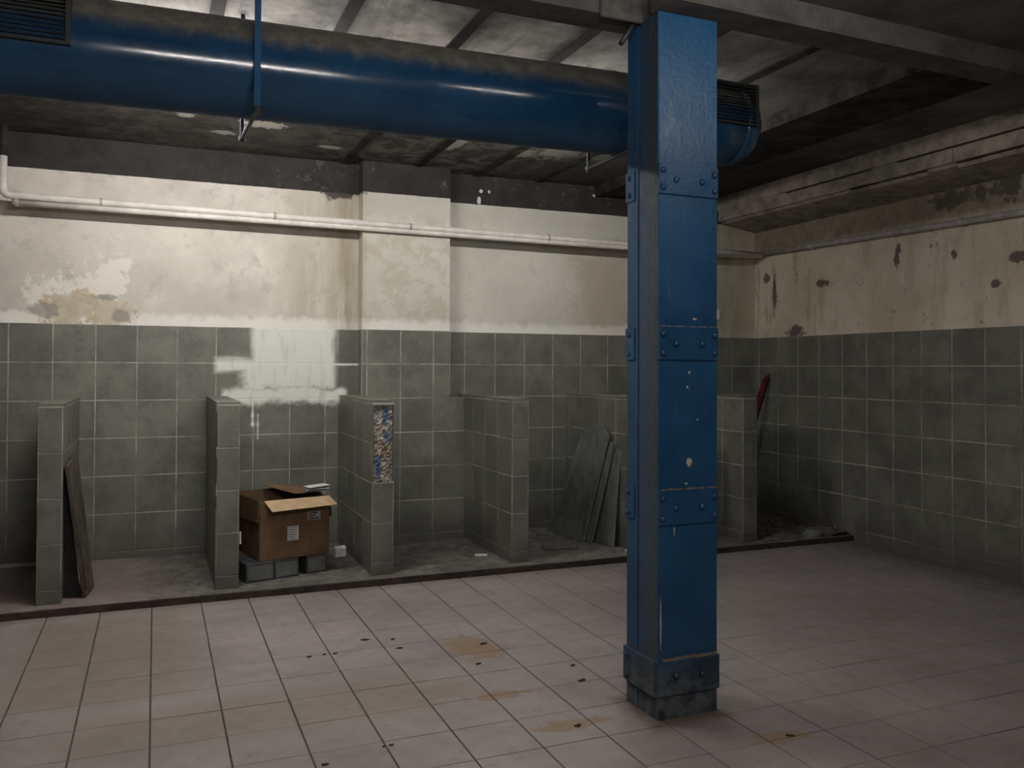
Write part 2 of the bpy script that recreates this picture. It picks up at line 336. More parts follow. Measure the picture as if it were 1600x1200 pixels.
# ------------------------------------------------------------------ mesh helpers
class MB:
    def __init__(s): s.v = []; s.f = []
    def add(s, vs, fs):
        b = len(s.v); s.v += [tuple(q) for q in vs]; s.f += [tuple(i + b for i in f) for f in fs]; return s
    def box(s, x0, x1, y0, y1, z0, z1):
        return s.add([(x, y, z) for z in (z0, z1) for y in (y0, y1) for x in (x0, x1)],
                     [(0, 2, 3, 1), (4, 5, 7, 6), (0, 1, 5, 4), (2, 6, 7, 3), (0, 4, 6, 2), (1, 3, 7, 5)])
    def hexa(s, p):   # 4 bottom + 4 top, same winding
        return s.add(p, [(3, 2, 1, 0), (4, 5, 6, 7), (0, 1, 5, 4), (1, 2, 6, 5), (2, 3, 7, 6), (3, 0, 4, 7)])
    def slab(s, pts, th):  # polygon in space extruded along minus its normal
        n = Vector((0, 0, 0)); P = [Vector(p) for p in pts]
        for i in range(len(P)): n += P[i].cross(P[(i + 1) % len(P)])
        n.normalize(); k = len(P)
        return s.add(P + [p - n * th for p in P], [tuple(range(k)), tuple(range(2 * k - 1, k - 1, -1))] + [(i, i + k, (i + 1) % k + k, (i + 1) % k) for i in range(k)])
    def tube(s, pts, r, seg=14, caps=True):
        P = [Vector(p) for p in pts]; rings = []
        rr = r if isinstance(r, (list, tuple)) else [r] * len(P)
        pn = None
        for i, p in enumerate(P):
            d = (P[min(i + 1, len(P) - 1)] - P[max(i - 1, 0)]).normalized()
            if pn is None: a = d.orthogonal().normalized()
            else: a = (pn - d * pn.dot(d)).normalized()
            pn = a; b = d.cross(a)
            rings.append([p + (a * math.cos(t) + b * math.sin(t)) * rr[i] for t in [2 * math.pi * k / seg for k in range(seg)]])
        vs = [q for ring in rings for q in ring]; fs = []
        for i in range(len(P) - 1):
            for k in range(seg):
                fs.append((i * seg + k, i * seg + (k + 1) % seg, (i + 1) * seg + (k + 1) % seg, (i + 1) * seg + k))
        if caps: fs.append(tuple(range(seg - 1, -1, -1))); fs.append(tuple((len(P) - 1) * seg + k for k in range(seg)))
        return s.add(vs, fs)
    def dome(s, c, d, r, h, seg=10, rings=3):
        c = Vector(c); d = Vector(d).normalized(); a = d.orthogonal().normalized(); b = d.cross(a); vs = []
        for i in range(rings):
            t = i / rings * math.pi / 2
            vs += [c + d * h * math.sin(t) + (a * math.cos(k * 2 * math.pi / seg) + b * math.sin(k * 2 * math.pi / seg)) * r * math.cos(t) for k in range(seg)]
        vs.append(c + d * h); fs = []
        for i in range(rings - 1):
            for k in range(seg): fs.append((i * seg + k, i * seg + (k + 1) % seg, (i + 1) * seg + (k + 1) % seg, (i + 1) * seg + k))
        for k in range(seg): fs.append(((rings - 1) * seg + k, (rings - 1) * seg + (k + 1) % seg, rings * seg))
        fs.append(tuple(range(seg - 1, -1, -1)))
        return s.add(vs, fs)
    def mesh(s, name, mat, smooth=False):
        m = bpy.data.meshes.new(name); m.from_pydata(s.v, [], s.f); m.update()
        for q in (mat if isinstance(mat, list) else [mat]): m.materials.append(q)
        if smooth:
            for p in m.polygons: p.use_smooth = len(p.vertices) <= 4
        return m
    def build(s, name, mat, parent=None, smooth=False, bevel=0.0):
        o = bpy.data.objects.new(name, s.mesh(name, mat, smooth)); COL.objects.link(o)
        if parent: o.parent = parent
        if bevel:
            b = o.modifiers.new('bevel', 'BEVEL'); b.width = bevel; b.segments = 2; b.limit_method = 'ANGLE'
        return o

def tag(o, label, cat, group=None, kind=None):
    o['label'] = label
    if cat: o['category'] = cat
    if group: o['group'] = group
    if kind: o['kind'] = kind
    return o
def thing(name, loc, label, cat, group=None, rz=0):
    o = bpy.data.objects.new(name, None); o.empty_display_size = .1; COL.objects.link(o)
    o.location = loc; o.rotation_euler = (0, 0, rz)
    return tag(o, label, cat, group)
def struct(o, label=None):
    o['kind'] = 'structure'
    if label: o['label'] = label
    return o

_tc = {}
def tile_mesh(w, h, axis, mat, th, ch=.0015):
    key = (round(w, 4), round(h, 4), axis, mat.name, th)
    if key in _tc: return _tc[key]
    a, b = w / 2, h / 2
    L = [(-a, -b, 0), (a, -b, 0), (a, b, 0), (-a, b, 0), (-a, -b, th - ch), (a, -b, th - ch), (a, b, th - ch), (-a, b, th - ch),
         (-a + ch, -b + ch, th), (a - ch, -b + ch, th), (a - ch, b - ch, th), (-a + ch, b - ch, th)]
    F = [(3, 2, 1, 0)] + [(i, (i + 1) % 4, (i + 1) % 4 + 4, i + 4) for i in range(4)] + [(i + 4, (i + 1) % 4 + 4, (i + 1) % 4 + 8, i + 8) for i in range(4)] + [(8, 9, 10, 11)]
    T = {'-Y': lambda u, v, n: (u, -n, v), '-X': lambda u, v, n: (-n, -u, v), '+X': lambda u, v, n: (n, u, v), '+Z': lambda u, v, n: (u, v, n)}[axis]
    m = bpy.data.meshes.new('tile'); m.from_pydata([T(*q) for q in L], [], F); m.update(); m.materials.append(mat)
    _tc[key] = m; return m
def put_tile(parent, c, w, h, axis, mat=None, th=.006, name='tile', jit=1.0):
    mat = mat or TILE
    o = bpy.data.objects.new(name, tile_mesh(w, h, axis, mat, th)); COL.objects.link(o)
    o.location = c; o.parent = parent
    k = .0012 * jit
    if axis != '+Z': o.rotation_euler = (random.uniform(-k, k) * 2, random.uniform(-k, k) * 2, random.uniform(-k, k) * 2)
    else: o.rotation_euler = (random.uniform(-k, k), random.uniform(-k, k), random.uniform(-k, k))
    return o
def cells(lines, lo, hi, g):
    e = [lo] + [q for q in lines if lo + .012 < q < hi - .012] + [hi]
    return [((a + b) / 2, b - a - g) for a, b in zip(e, e[1:])]

G = .009
YB, XR = 7.513, 5.941
XL, YF = -3.5, -3.0
ZT = 1.903
ROWS = [.103 + .3 * k for k in range(7)]
CZ = 3.37

# ------------------------------------------------------------------ floor
fl = struct(MB().box(XL - .1, XR + .1, YF - .1, YB + .1, -.12, -.004).build('floor', FGROUT), 'pinkish grey square tiled floor')
def project(p):
    d = Vector(p) - Vector((0, 0, H)); z = d.dot(fwd)
    if z < .3: return None
    return 800 + 1341.56 * d.dot(r2) / z, 553.8 - 1341.56 * d.dot(u2) / z
S = .302
FX0, FY0 = -.0072, 5.6732
near, far = [], []
fy = [FY0 + S * k for k in range(-30, 3)]
for cy, hh in cells(fy, YF, 6.095, .0045):
    for cx, ww in cells([FX0 + S * k for k in range(-14, 22)], XL, XR, .0075):
        q = project((cx, cy, 0)); far.append((cx, cy, ww, hh, 1e9 if q is None or not (-70 < q[0] < 1670 and q[1] < 1290) else -q[1]))
far.sort(key=lambda t: t[4])
near = [t for t in far if t[4] < 1e8][:300]; rest = [t for t in far if t not in near]
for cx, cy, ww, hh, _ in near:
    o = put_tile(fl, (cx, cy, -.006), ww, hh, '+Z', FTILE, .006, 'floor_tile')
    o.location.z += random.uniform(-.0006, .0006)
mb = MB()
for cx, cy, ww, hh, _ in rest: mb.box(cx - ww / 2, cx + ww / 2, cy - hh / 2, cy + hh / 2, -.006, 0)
o = mb.build('outer_floor_tiles', FTILE, fl); o['kind'] = 'stuff'

# ------------------------------------------------------------------ walls
wb = struct(MB().box(XL - .1, XR + .1, YB + .004, YB + .2, -.05, CZ + .1).build('wall_back', PLB), 'long back wall, white plaster over grey green tiles')
mb = MB(); mb.box(XL, XR, YB - .002, YB + .006, .0, ZT - .002); mb.build('grout_bed', GROUT, wb)
xl = [-1.036 + .3 * k for k in range(-9, 10)]; xr = [2.644 + .3 * k for k in range(0, 12)]
for lo, hi, ln, zlo in ((XL, 1.643, xl, .045), (2.447, XR, xr, .045)):
    for cx, ww in cells(ln, lo, hi, G):
        for cz, hh in cells(ROWS, zlo, ZT, G):
            if 1.643 < cx < 2.60 and cz < 1.303: continue
            put_tile(wb, (cx, YB + .002, cz), ww, hh, '-Y')
wr = struct(MB().box(XR + .004, XR + .2, YF - .1, YB + .2, -.05, CZ + .1).build('wall_right', PLR), 'right hand wall with blotched plaster over grey tiles')
MB().box(XR - .002, XR + .006, YF, YB, 0, ZT - .002).build('grout_bed', GROUT, wr)
for cy, ww in cells([7.441 - .3 * k for k in range(0, 36)][::-1], YF, YB, G):
    for cz, hh in cells(ROWS, .0, ZT, G):
        put_tile(wr, (XR + .002, cy, cz), ww, hh, '-X')
struct(MB().box(XL - .2, XL, YF - .1, YB + .2, -.05, CZ + .1).build('wall_left', PLR), 'plain left wall')
struct(MB().box(XL - .2, XR + .2, YF - .2, YF, -.05, CZ + .1).build('wall_front', PLR), 'plain wall behind the camera')

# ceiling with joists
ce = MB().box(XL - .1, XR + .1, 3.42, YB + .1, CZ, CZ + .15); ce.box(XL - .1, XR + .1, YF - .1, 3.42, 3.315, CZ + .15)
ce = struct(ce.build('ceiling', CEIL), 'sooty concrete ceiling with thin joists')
for k in range(-6, 7):
    x = .27 + .622 * k
    if 3.95 < x < 4.65 or x < XL or x > 5.4: continue
    ye = 5.1 if x < 1.2 else YB
    m = MB(); m.box(x - .010, x + .010, 3.62, ye, 3.360, CZ); m.box(x - .034, x + .034, 3.62, ye, 3.358, 3.366)
    m.build('joist', JOIST, ce)
MB().box(4.0, 4.58, 3.45, YB, 3.27, CZ).build('deep_joist', JOIST, ce)
# bulkhead along the right wall
m = MB(); m.box(5.45, XR + .003, YF, 3.42, 3.236, 3.316); m.box(5.45, XR + .003, 3.42, YB, 3.236, CZ + .001)
bk = struct(m.build('trim_3', BULK), 'flaking plaster bulkhead along the right wall')
m = MB(); N = 40
for i in range(N):   # ragged ledge pieces below the crack
    y0 = YF + (YB - YF) * i / N; y1 = YF + (YB - YF) * (i + 1) / N
    j = random.uniform(-.008, .008)
    k1 = 3.222 if y0 < 6.3 and i % 9 != 4 else 3.237
    k2 = 3.104 if y0 < 5.5 and i % 11 != 7 else 3.120
    m.box(5.465 + j * .6, XR + .003, y0, y1, 3.118 + random.uniform(-.003, .003), k1)
    m.hexa([(5.52, y0, k2 - .025), (5.52, y1, k2 - .025), (XR + .003, y1, 3.03), (XR + .003, y0, 3.03), (5.495 + j, y0, k2), (5.495 + j, y1, k2), (XR + .003, y1, k2), (XR + .003, y0, k2)][::1])
m.build('ledge', BULK, bk)
m = MB(); m.box(5.490, XR + .003, YF, YB, 3.215, 3.24); m.box(5.530, XR + .003, YF, YB, 3.098, 3.122); m.build('crack', SOOT_SHADE, bk)

# pilaster with the tiled low wall under it
pl = struct(MB().box(1.647, 2.443, 7.354, YB + .003, .0, CZ - .002).build('trim_1', PLB), 'white plastered pilaster above grey tiles')
MB().box(1.643, 2.447, 7.3478, YB, 1.29, ZT - .002).build('grout_bed', GROUT, pl)
MB().box(1.643, 2.60, 7.3478, YB + .001, .0, 1.300).build('low_wall', GROUT, pl)
PL = [1.69 + .3 * k for k in range(-1, 5)]
for cx, ww in cells(PL, 1.643, 2.447, G):
    for cz, hh in cells(ROWS, 1.303, ZT, G): put_tile(pl, (cx, 7.352, cz), ww, hh, '-Y')
for cx, ww in cells(PL, 1.643, 2.589, G):
    for cz, hh in cells(ROWS, .045, 1.303, G): put_tile(pl, (cx, 7.352, cz), ww, hh, '-Y')
for cz, hh in cells(ROWS, .045, ZT, G): put_tile(pl, (1.647, 7.432, cz), .15, hh, '-X')
for cz, hh in cells(ROWS, 1.303, ZT, G): put_tile(pl, (2.443, 7.432, cz), .15, hh, '+X')
put_tile(pl, (2.518, 7.43, 1.297), .135, .15, '+Z')

# platform and its edge
pf = MB(); pf.box(XL, XR + .003, 6.115, YB + .003, -.01, .045)
pf = struct(pf.build('trim_2', PLAT), 'low grimy cement platform under the stalls')
ed = MB(); N = 60; zz = [.043 + random.uniform(-.004, .002) for _ in range(N + 1)]; yy = [6.095 + random.uniform(-.004, .004) for _ in range(N + 1)]
for i in range(N):
    x0 = XL + (XR - XL) * i / N; x1 = XL + (XR - XL) * (i + 1) / N
    ed.hexa([(x0, yy[i], -.005), (x1, yy[i + 1], -.005), (x1, 6.118, -.005), (x0, 6.118, -.005), (x0, yy[i] + .006, zz[i]), (x1, yy[i + 1] + .006, zz[i + 1]), (x1, 6.118, zz[i + 1]), (x0, 6.118, zz[i])])
ed.build('timber_edge', CURB, pf)
m = MB(); m.box(-3.4, -.69, 7.485, YB, .045, .07); m.build('skirting_strip', PIPED, pf)

# ------------------------------------------------------------------ partitions
PR = [1.308 - .293 * k for k in range(0, 5)]
def partition(x0, x1, label, broken=False):
    yf = 6.222; xc = (x0 + x1) / 2
    t = thing('stall_partition', (xc, 6.87, .045), label, 'partition', 'low tiled partitions between the stalls')
    hw = (x1 - x0) / 2; D0 = yf - 6.87; D1 = YB - .001 - 6.87
    def loc(z): return z - .045
    if broken:
        c = MB(); c.box(-hw + .002, hw - .002, D0 + .03, D1, 0, loc(1.313)); c.box(-hw + .002, hw - .002, D0 + .002, D0 + .03, 0, loc(.73)); c.box(-hw + .002, hw - .002, D0 + .002, D0 + .03, loc(1.295), loc(1.313))
    else:
        c = MB(); c.box(-hw + .002, hw - .002, D0 + .002, D1, 0, loc(1.313))
    c.build('core', GROUT, t)
    g = .008
    # capping tiles
    for cy, hh in cells([D0 + .3 * k for k in range(1, 5)], D0, D1, .006):
        put_tile(t, (0, cy, loc(1.313)), 2 * hw, hh, '+Z', None, .018)
    e = [.045] + PR[::-1]
    e = e[:1] + [q for q in e[1:]]
    zs = [((a + b) / 2, b - a - g) for a, b in zip(e, e[1:]) if b - a > .03]
    for cz, hh in zs:
        if not (broken and cz > .73): put_tile(t, (0, D0 + .006, loc(cz)), 2 * hw - .014, hh, '-Y')
        for cy, ww in cells([D0 + .3 * k for k in range(1, 5)], D0 + .002, D1, g):
            put_tile(t, (-hw + .006, cy, loc(cz)), ww, hh, '-X')
            put_tile(t, (hw - .006, cy, loc(cz)), ww, hh, '+X')
    if broken:   # the bare mortar where two end tiles fell off: a rough relief
        m = MB(); nu, nv = 10, 40; vs = []; fs = []
        for j in range(nv + 1):
            for i in range(nu + 1):
                u = -hw + .012 + (2 * hw - .024) * i / nu; z = loc(.735) + (1.293 - .735) * j / nv
                dd = random.uniform(-.006, .008) + .004 * math.sin(j * .9 + i)
                vs.append((u, D0 + .017 + dd, z))
        for j in range(nv):
            for i in range(nu):
                a = j * (nu + 1) + i; fs.append((a, a + 1, a + nu + 2, a + nu + 1))
        m.add(vs, fs); q = m.build('bare_mortar', MORT, t); q['label'] = 'bare mortar with blue paint traces'
        m = MB()
        for i in range(9):
            u = -hw + .02 + random.random() * (2 * hw - .05); m.box(u, u + random.uniform(.01, .03), D0 + .001, D0 + .02, loc(.728), loc(.728) + random.uniform(.008, .03))
        m.build('mortar_crumbs', PIPED, t)
    return t
partition(-.69, -.545, 'leftmost tiled partition, with a dark plank leaning on its right')
partition(.39, .545, 'tiled partition just left of the cardboard box')
m = MB()
for z0, z1 in ((1.03, 1.26), (.77, .95), (.60, .68)): m.box(.3885, .3945, 6.219, 6.230, z0, z1)
q = m.build('lost_grout', SOOT_SHADE, bpy.data.objects['stall_partition.001']); q.location = Vector((0, 0, 0)) - Vector(bpy.data.objects['stall_partition.001'].location); q['label'] = 'dark gap where edge grout is lost'
partition(1.475, 1.64, 'tiled partition whose front end has lost tiles, bare mortar showing', True)
partition(2.585, 2.73, 'tiled partition right of the pilaster, bare stall on its left')
partition(3.68, 3.83, 'tiled partition half hidden behind the blue column, grey boards against it')
partition(4.79, 4.945, 'rightmost tiled partition, beside the dark corner stall')

# ------------------------------------------------------------------ beams
t = thing('ceiling_beam', (4.0, 3.33, 3.19), 'brown black beam running right from the top of the blue column', 'beam', rz=.03)
m = MB(); m.box(-1.93, 2.0, -.085, .085, 0, .128); m.build('beam_body', BEAM, t, bevel=.004)
m = MB(); m.box(-1.93, 2.0, -.10, -.085, 0, .018); m.build('flange_edge', BEAM, t)
t = thing('ceiling_beam', (-.7, 3.525, 3.19), 'brown beam running left from the top of the blue column', 'beam', rz=-.0)
m = MB(); m.box(-2.79, 2.84, -.09, .09, 0, .178); m.build('beam_body', BEAM, t, bevel=.004)
m = MB(); m.box(2.55, 2.775, -.11, -.085, -.02, .125); q = m.build('plaster_lump', LUMP, t, bevel=.01); q['label'] = 'grey plaster lump at the column'
m = MB().box(-.05, .05, -.01, .008, -.006, .03)
o = m.build('white_tag', WHITE); o.location = (2.40, 3.186, 3.262); tag(o, 'small white tag on the beam at the top of the blue column', 'tag')

# ------------------------------------------------------------------ column
cxx = 2.2425
t = thing('steel_column', (cxx, 3.31, 0), 'riveted blue steel column in the middle of the room', 'column')
HW = .16
MB().box(-HW, HW, 0, .02, 0, 3.19).build('front_flange', BLUE, t, bevel=.002)
MB().box(-HW, HW, .24, .26, 0, 3.19).build('rear_flange', BLUE, t, bevel=.002)
m = MB().box(-.008, .008, .02, .24, 0, 3.19); m.build('web', BLUE, t)
for e in (-1, 1):
    MB().box(min(e * HW, e * (HW - .01)), max(e * HW, e * (HW - .01)), .0205, .2395, 0, 3.19).build('side_plate', BLUE, t)
    MB().box(min(e * HW, e * (HW + .005)), max(e * HW, e * (HW + .005)), .165, .262, 0, 3.19).build('corner_angle', BLUE, t, bevel=.0015)
def rivets(t, par, xs, zs, y, d):
    for x, z in zip(xs, zs): MB().dome((x, y, z), (0, d, 0), .0155, .012).build('rivet', BLUE, par, smooth=True)
for z0, z1, ex in ((2.362, 2.502, 0), (1.612, 1.762, 0), (.868, 1.022, 0), (.105, .262, .008)):
    h = z1 - z0; zc = (z0 + z1) / 2
    p = MB().box(-HW - ex, HW + ex, -.009, 0, z0, z1).build('splice_plate', BLUE, t, bevel=.0015)
    if ex: xs, zs = [-.066, .075], [.19, .18]
    else: xs, zs = [-.137, -.137, -.068, .072, .14, .14], [z1 - .033, z0 + .03, zc - .002, zc - .003, z1 - .036, z0 + .032]
    rivets(t, p, xs, zs, -.009, -1)
    p = MB().box(-HW - .012 - ex, -HW + .0, .0 if ex else .19, .268, z0, z1).build('splice_plate', BLUE, t, bevel=.0015)
    for zz in (z1 - .03, z0 + .03): MB().dome((-HW - .012 - ex, .235, zz), (-1, 0, 0), .0145, .011).build('rivet', BLUE, p, smooth=True)
m = MB(); pts = [(-HW - .002, .03, 3.185), (-HW - .002, .16, 3.185)] + [(-HW - .002, .16 - .11 * math.sin(a), 3.185 - .22 * math.cos(a)) for a in (R(5), R(30), R(55), R(78))]
m.slab(pts, .008); m.build('gusset', BLUE, t)
t = thing('pipe_stub', (2.02, 3.47, 3.19), 'short dark pipe stub hanging from the beam left of the column top', 'pipe')
MB().tube([(.03, 0, .0), (.02, -.005, -.02), (-.045, -.01, -.115)], .013, 10).build('tube', DARKM, t, smooth=True)
MB().tube([(.03, 0, .0), (.03, 0, -.012)], .022, 10).build('fixing', DARKM, t)

# ------------------------------------------------------------------ duct
DR = .23
def dz(x): return 3.0 + .0125 * x
t = thing('air_duct', (0, 4.3, 0), 'long round blue ventilation duct under the ceiling, dusty on top', 'duct')
xs = [-3.3 + .35 * i for i in range(19)]
m = MB(); m.tube([(x, 0, dz(x)) for x in xs if x <= 3.16] + [(3.18, 0, dz(3.18))], DR, 64, True)
m.build('duct_shell', DUCT, t, smooth=True)
m = MB(); P_, R_ = [], []
for i in range(9):
    a = i / 8 * math.pi / 2; P_.append((3.18 + .17 * math.sin(a), 0, dz(3.18))); R_.append(max(.012, DR * math.cos(a) ** .6 * 1.0))
m.tube(P_, R_, 64, True); m.build('end_cap', DUCT, t, smooth=True)
for x in (-1.9, -.34, 1.02, 2.36):
    m = MB(); m.tube([(x - .012, 0, dz(x)), (x + .012, 0, dz(x))], DR + .0022, 64, False); m.build('seam_band', DUCT, t, smooth=True)
def grille(x0, x1, z0, z1, yf, yb, lab):
    g = bpy.data.objects.new('grille', None); COL.objects.link(g); g.parent = t; g['label'] = lab
    m = MB(); m.box(x0, x1, yf, yb, z0, z0 + .012); m.box(x0, x1, yf, yb, z1 - .012, z1); m.box(x0, x0 + .02, yf, yb, z0 + .012, z1 - .012); m.box(x1 - .02, x1, yf, yb, z0 + .012, z1 - .012)
    m.box(x0 + .02, x1 - .02, yb - .02, yb, z0 + .012, z1 - .012)
    m.build('grille_frame', GRILL, g)
    n = 11
    for i in range(n):
        z = z0 + .022 + (z1 - z0 - .044) * i / (n - 1)
        MB().hexa([(x0 + .02, yf + .002, z), (x1 - .02, yf + .002, z), (x1 - .02, yf + .014, z + .008), (x0 + .02, yf + .014, z + .008),
                   (x0 + .02, yf + .002, z + .003), (x1 - .02, yf + .002, z + .003), (x1 - .02, yf + .014, z + .011), (x0 + .02, yf + .014, z + .011)]).build('louvre', GRILL, g)
grille(2.72, 3.235, 2.985, 3.225, -.25, -.02, 'dark louvred grille at the duct end')
grille(-.92, -.345, 2.93, 3.17, -.25, -.02, 'dark louvred grille near the left edge')

def hanger(x, label):
    t = thing('duct_hanger', (x, 4.3, 3.37), label, 'bracket', 'steel hangers that carry the duct')
    zb = 2.735 + (x > 1) * .03 - 3.37
    MB().box(-.014, .014, -.262, -.254, zb, 0).build('front_strap', BLUE, t)
    MB().tube([(-.02, .255, zb - .02), (-.02, .255, 0)], .011, 8).build('rear_rod', DARKM, t)
    MB().tube([(0, -.258, zb + .01), (-.02, .255, zb + .0)], .012, 8).build('cross_rod', DARKM, t)
    MB().tube([(0, -.258, zb - .012), (0, -.258, zb + .025)], .018, 8).build('nut', DARKM, t)
    MB().tube([(-.02, .255, zb - .012), (-.02, .255, zb + .012)], .018, 8).build('nut', DARKM, t)
hanger(.416, 'steel strap hanger round the duct, above the cardboard box')
hanger(2.40, 'steel strap hanger round the duct, just left of the column')

# ------------------------------------------------------------------ pipes
yp = 7.312
def pz(x): return 2.842 - .0108 * (x + 1)
t = thing('wall_pipe', (-1.055, yp, 2.84), 'white painted pipe running level along the back wall', 'pipe')
t.location = (0, 0, 0)
arc = [(-1.06 + .05 * (1 - math.cos(a)), yp, pz(-1.0) + .05 * (1 - math.sin(a))) for a in [R(15 * k) for k in range(7)]]
MB().tube([(-1.06, yp, 3.13)] + arc + [(x, yp, pz(x)) for x in (0, 1, 2, 3, 4, 5, 5.86)], .0285, 16).build('tube', PIPE, t, smooth=True)
MB().tube([(-1.06, yp, 3.366), (-1.06, yp, 3.13)], .030, 16).build('black_tube', SOOT_SHADE, t, smooth=True)
for x in (-.4, .9, 2.06, 3.4, 4.6):
    m = MB(); m.tube([(x - .01, yp, pz(x)), (x + .01, yp, pz(x))], .033, 16); m.box(x - .006, x + .006, yp, (7.352 if 1.65 < x < 2.44 else YB + .003), pz(x) - .045, pz(x) - .035); m.box(x - .006, x + .006, yp - .004, yp + .004, pz(x) - .045, pz(x) - .025)
    m.build('pipe_clip', PIPED, t)
t = thing('wall_conduit', (0, 0, 0), 'second thinner white pipe directly under the long wall pipe', 'pipe')
MB().tube([(x, yp + .004, pz(x) - .052 + .0035 * (x + 1)) for x in (-.96, 0, 1, 2, 3, 4, 5.5)], .0225, 14).build('tube', PIPE, t, smooth=True)
MB().tube([(-1.0, yp + .004, pz(-1) - .052), (-.955, yp + .004, pz(-1) - .052)], .030, 12).build('end_fitting', BULK, t, smooth=True)
t = thing('wall_pipe', (0, 0, 0), 'dull white pipe running along the right hand wall', 'pipe')
xp = 5.895
def qz(y): return 2.735 + (y - 4.35) * .017
MB().tube([(xp, y, qz(y)) for y in (7.33, 6, 5, 4.2, 3, 1, -1, -2.98)], .026, 14).build('tube', PIPED, t, smooth=True)
for y in (6.6, 5.6, 4.9, 3.4, 2):
    m = MB(); m.tube([(xp, y - .01, qz(y)), (xp, y + .01, qz(y))], .030, 14); m.box(xp, XR + .003, y - .006, y + .006, qz(y) - .034, qz(y) - .026)
    m.build('pipe_clip', PIPED, t)
o = MB().box(-.02, .02, -.022, 0, -.055, .055).build('switch_plate', WHITE, bevel=.004); o.location = (5.452, YB + .003, 2.142)
tag(o, 'small white plate on the back wall beside the column edge', 'switch')

# ------------------------------------------------------------------ lamps (outside the frame or behind the duct)
for i, (c, L, s, rz, lab) in enumerate(LAMPS):
    t = thing('fluorescent_lamp', c, lab, 'lamp', 'fluorescent battens', R(rz))
    MB().box(-L / 2 - .03, L / 2 + .03, -.02, .02, .028, .065).build('lamp_housing', WHITE, t)
    MB().tube([(-L / 2, 0, 0), (L / 2, 0, 0)], .014, 12).build('tube', LIT[i], t, smooth=True)
    for e in (-1, 1): MB().box(e * L / 2 - .015, e * L / 2 + .015, -.018, .018, -.02, .03).build('tube_holder', WHITE, t)
    ztop = (3.315 if c[1] < 3.4 else CZ) - c[2]
    if ztop > .07:
        for e in (-.35, .35): MB().tube([(e * L, 0, .06), (e * L, 0, ztop)], .004, 6).build('hanging_wire', DARKM, t)

# ------------------------------------------------------------------ cardboard box on tile offcuts
RZ = R(13)
bw, bd, bh, tk = .53, .58, .425, .006
t = thing('cardboard_box', (.70, 6.375, .180), 'worn open brown cardboard box on grey blocks in the second stall', 'box', rz=RZ)
m = MB(); m.box(0, bw, 0, bd, 0, tk); m.box(0, bw, 0, tk, tk, bh); m.box(0, bw, bd - tk, bd, tk, bh + .01); m.box(0, tk, tk, bd - tk, tk, bh); m.box(bw - tk, bw, tk, bd - tk, tk, bh)
b = m.build('box_body', CARD, t, bevel=.002)
m = MB(); m.hexa([(.03, .004, bh), (bw, .004, bh), (bw + .015, -.105, bh - .052), (.045, -.125, bh - .060), (.03, .004, bh + .004), (bw, .004, bh + .004), (bw + .015, -.105, bh - .048), (.045, -.125, bh - .056)])
q = m.build('flap', TAN, t); q['label'] = 'pale front flap folded outwards'
m = MB(); m.slab([(.34, .22, bh + .010), (.535, .16, bh + .012), (.52, bd - .01, bh + .020), (.20, bd - .012, bh + .050)], .005)   # rear flap folded back over the opening
m.build('flap', CARD, t)
MB().hexa([(-.004, .02, bh - .15), (-.004, bd - .03, bh - .17), (0, bd - .02, bh), (0, .01, bh), (-.014, .02, bh - .15), (-.014, bd - .03, bh - .17), (-.004, bd - .02, bh + .003), (-.004, .01, bh + .003)]).build('flap', CARD, t)
MB().hexa([(bw + .03, .02, bh - .16), (bw + .03, bd - .03, bh - .16), (bw + .004, bd - .02, bh + .002), (bw + .004, .01, bh + .002), (bw + .026, .02, bh - .16), (bw + .026, bd - .03, bh - .16), (bw, bd - .02, bh), (bw, .01, bh)]).build('flap', CARD, t)
def sticker(u, z, wd, ht, mat, rows, lab):
    s = MB().box(u, u + wd, -.0012, 0, z, z + ht).build('sticker', mat, t); s['label'] = lab
    m = MB()
    for k in range(rows):
        zz = z + ht * (k + .5) / rows; L = wd * random.uniform(.5, .85)
        m.box(u + wd * .08, u + wd * .08 + L, -.0018, -.0012, zz - ht * .11 / rows * 2, zz + ht * .11 / rows * 2)
    q = m.build('print_lines', GRILL if mat is GPAPER else GPAPER, s)
sticker(.205, .125, .085, .105, PAPER, 6, 'white address sticker')
sticker(.36, .26, .10, .062, GPAPER, 3, 'grey printed sticker')
# papers on the rear flap
def sheet(pts, th, mat, name, par): return MB().slab(pts, th).build(name, mat, par)
t = thing('folded_papers', (1.150, 6.67, .627), 'folded white and grey papers lying on the cardboard box flap', 'papers', rz=R(8))
for k in range(4):
    a = R(-9 + 6 * k); m = MB(); z = .003 + .010 * k
    c, s = math.cos(a), math.sin(a)
    pts = [(-.085, -.06), (.085, -.06), (.09, .055), (-.08, .06)]
    m.slab([(x * c - y * s, x * s + y * c, z + (.010 * (k % 2)) * (x > 0)) for x, y in pts], .004); m.build('paper', PAPER if k in (1, 3) else GPAPER, t)
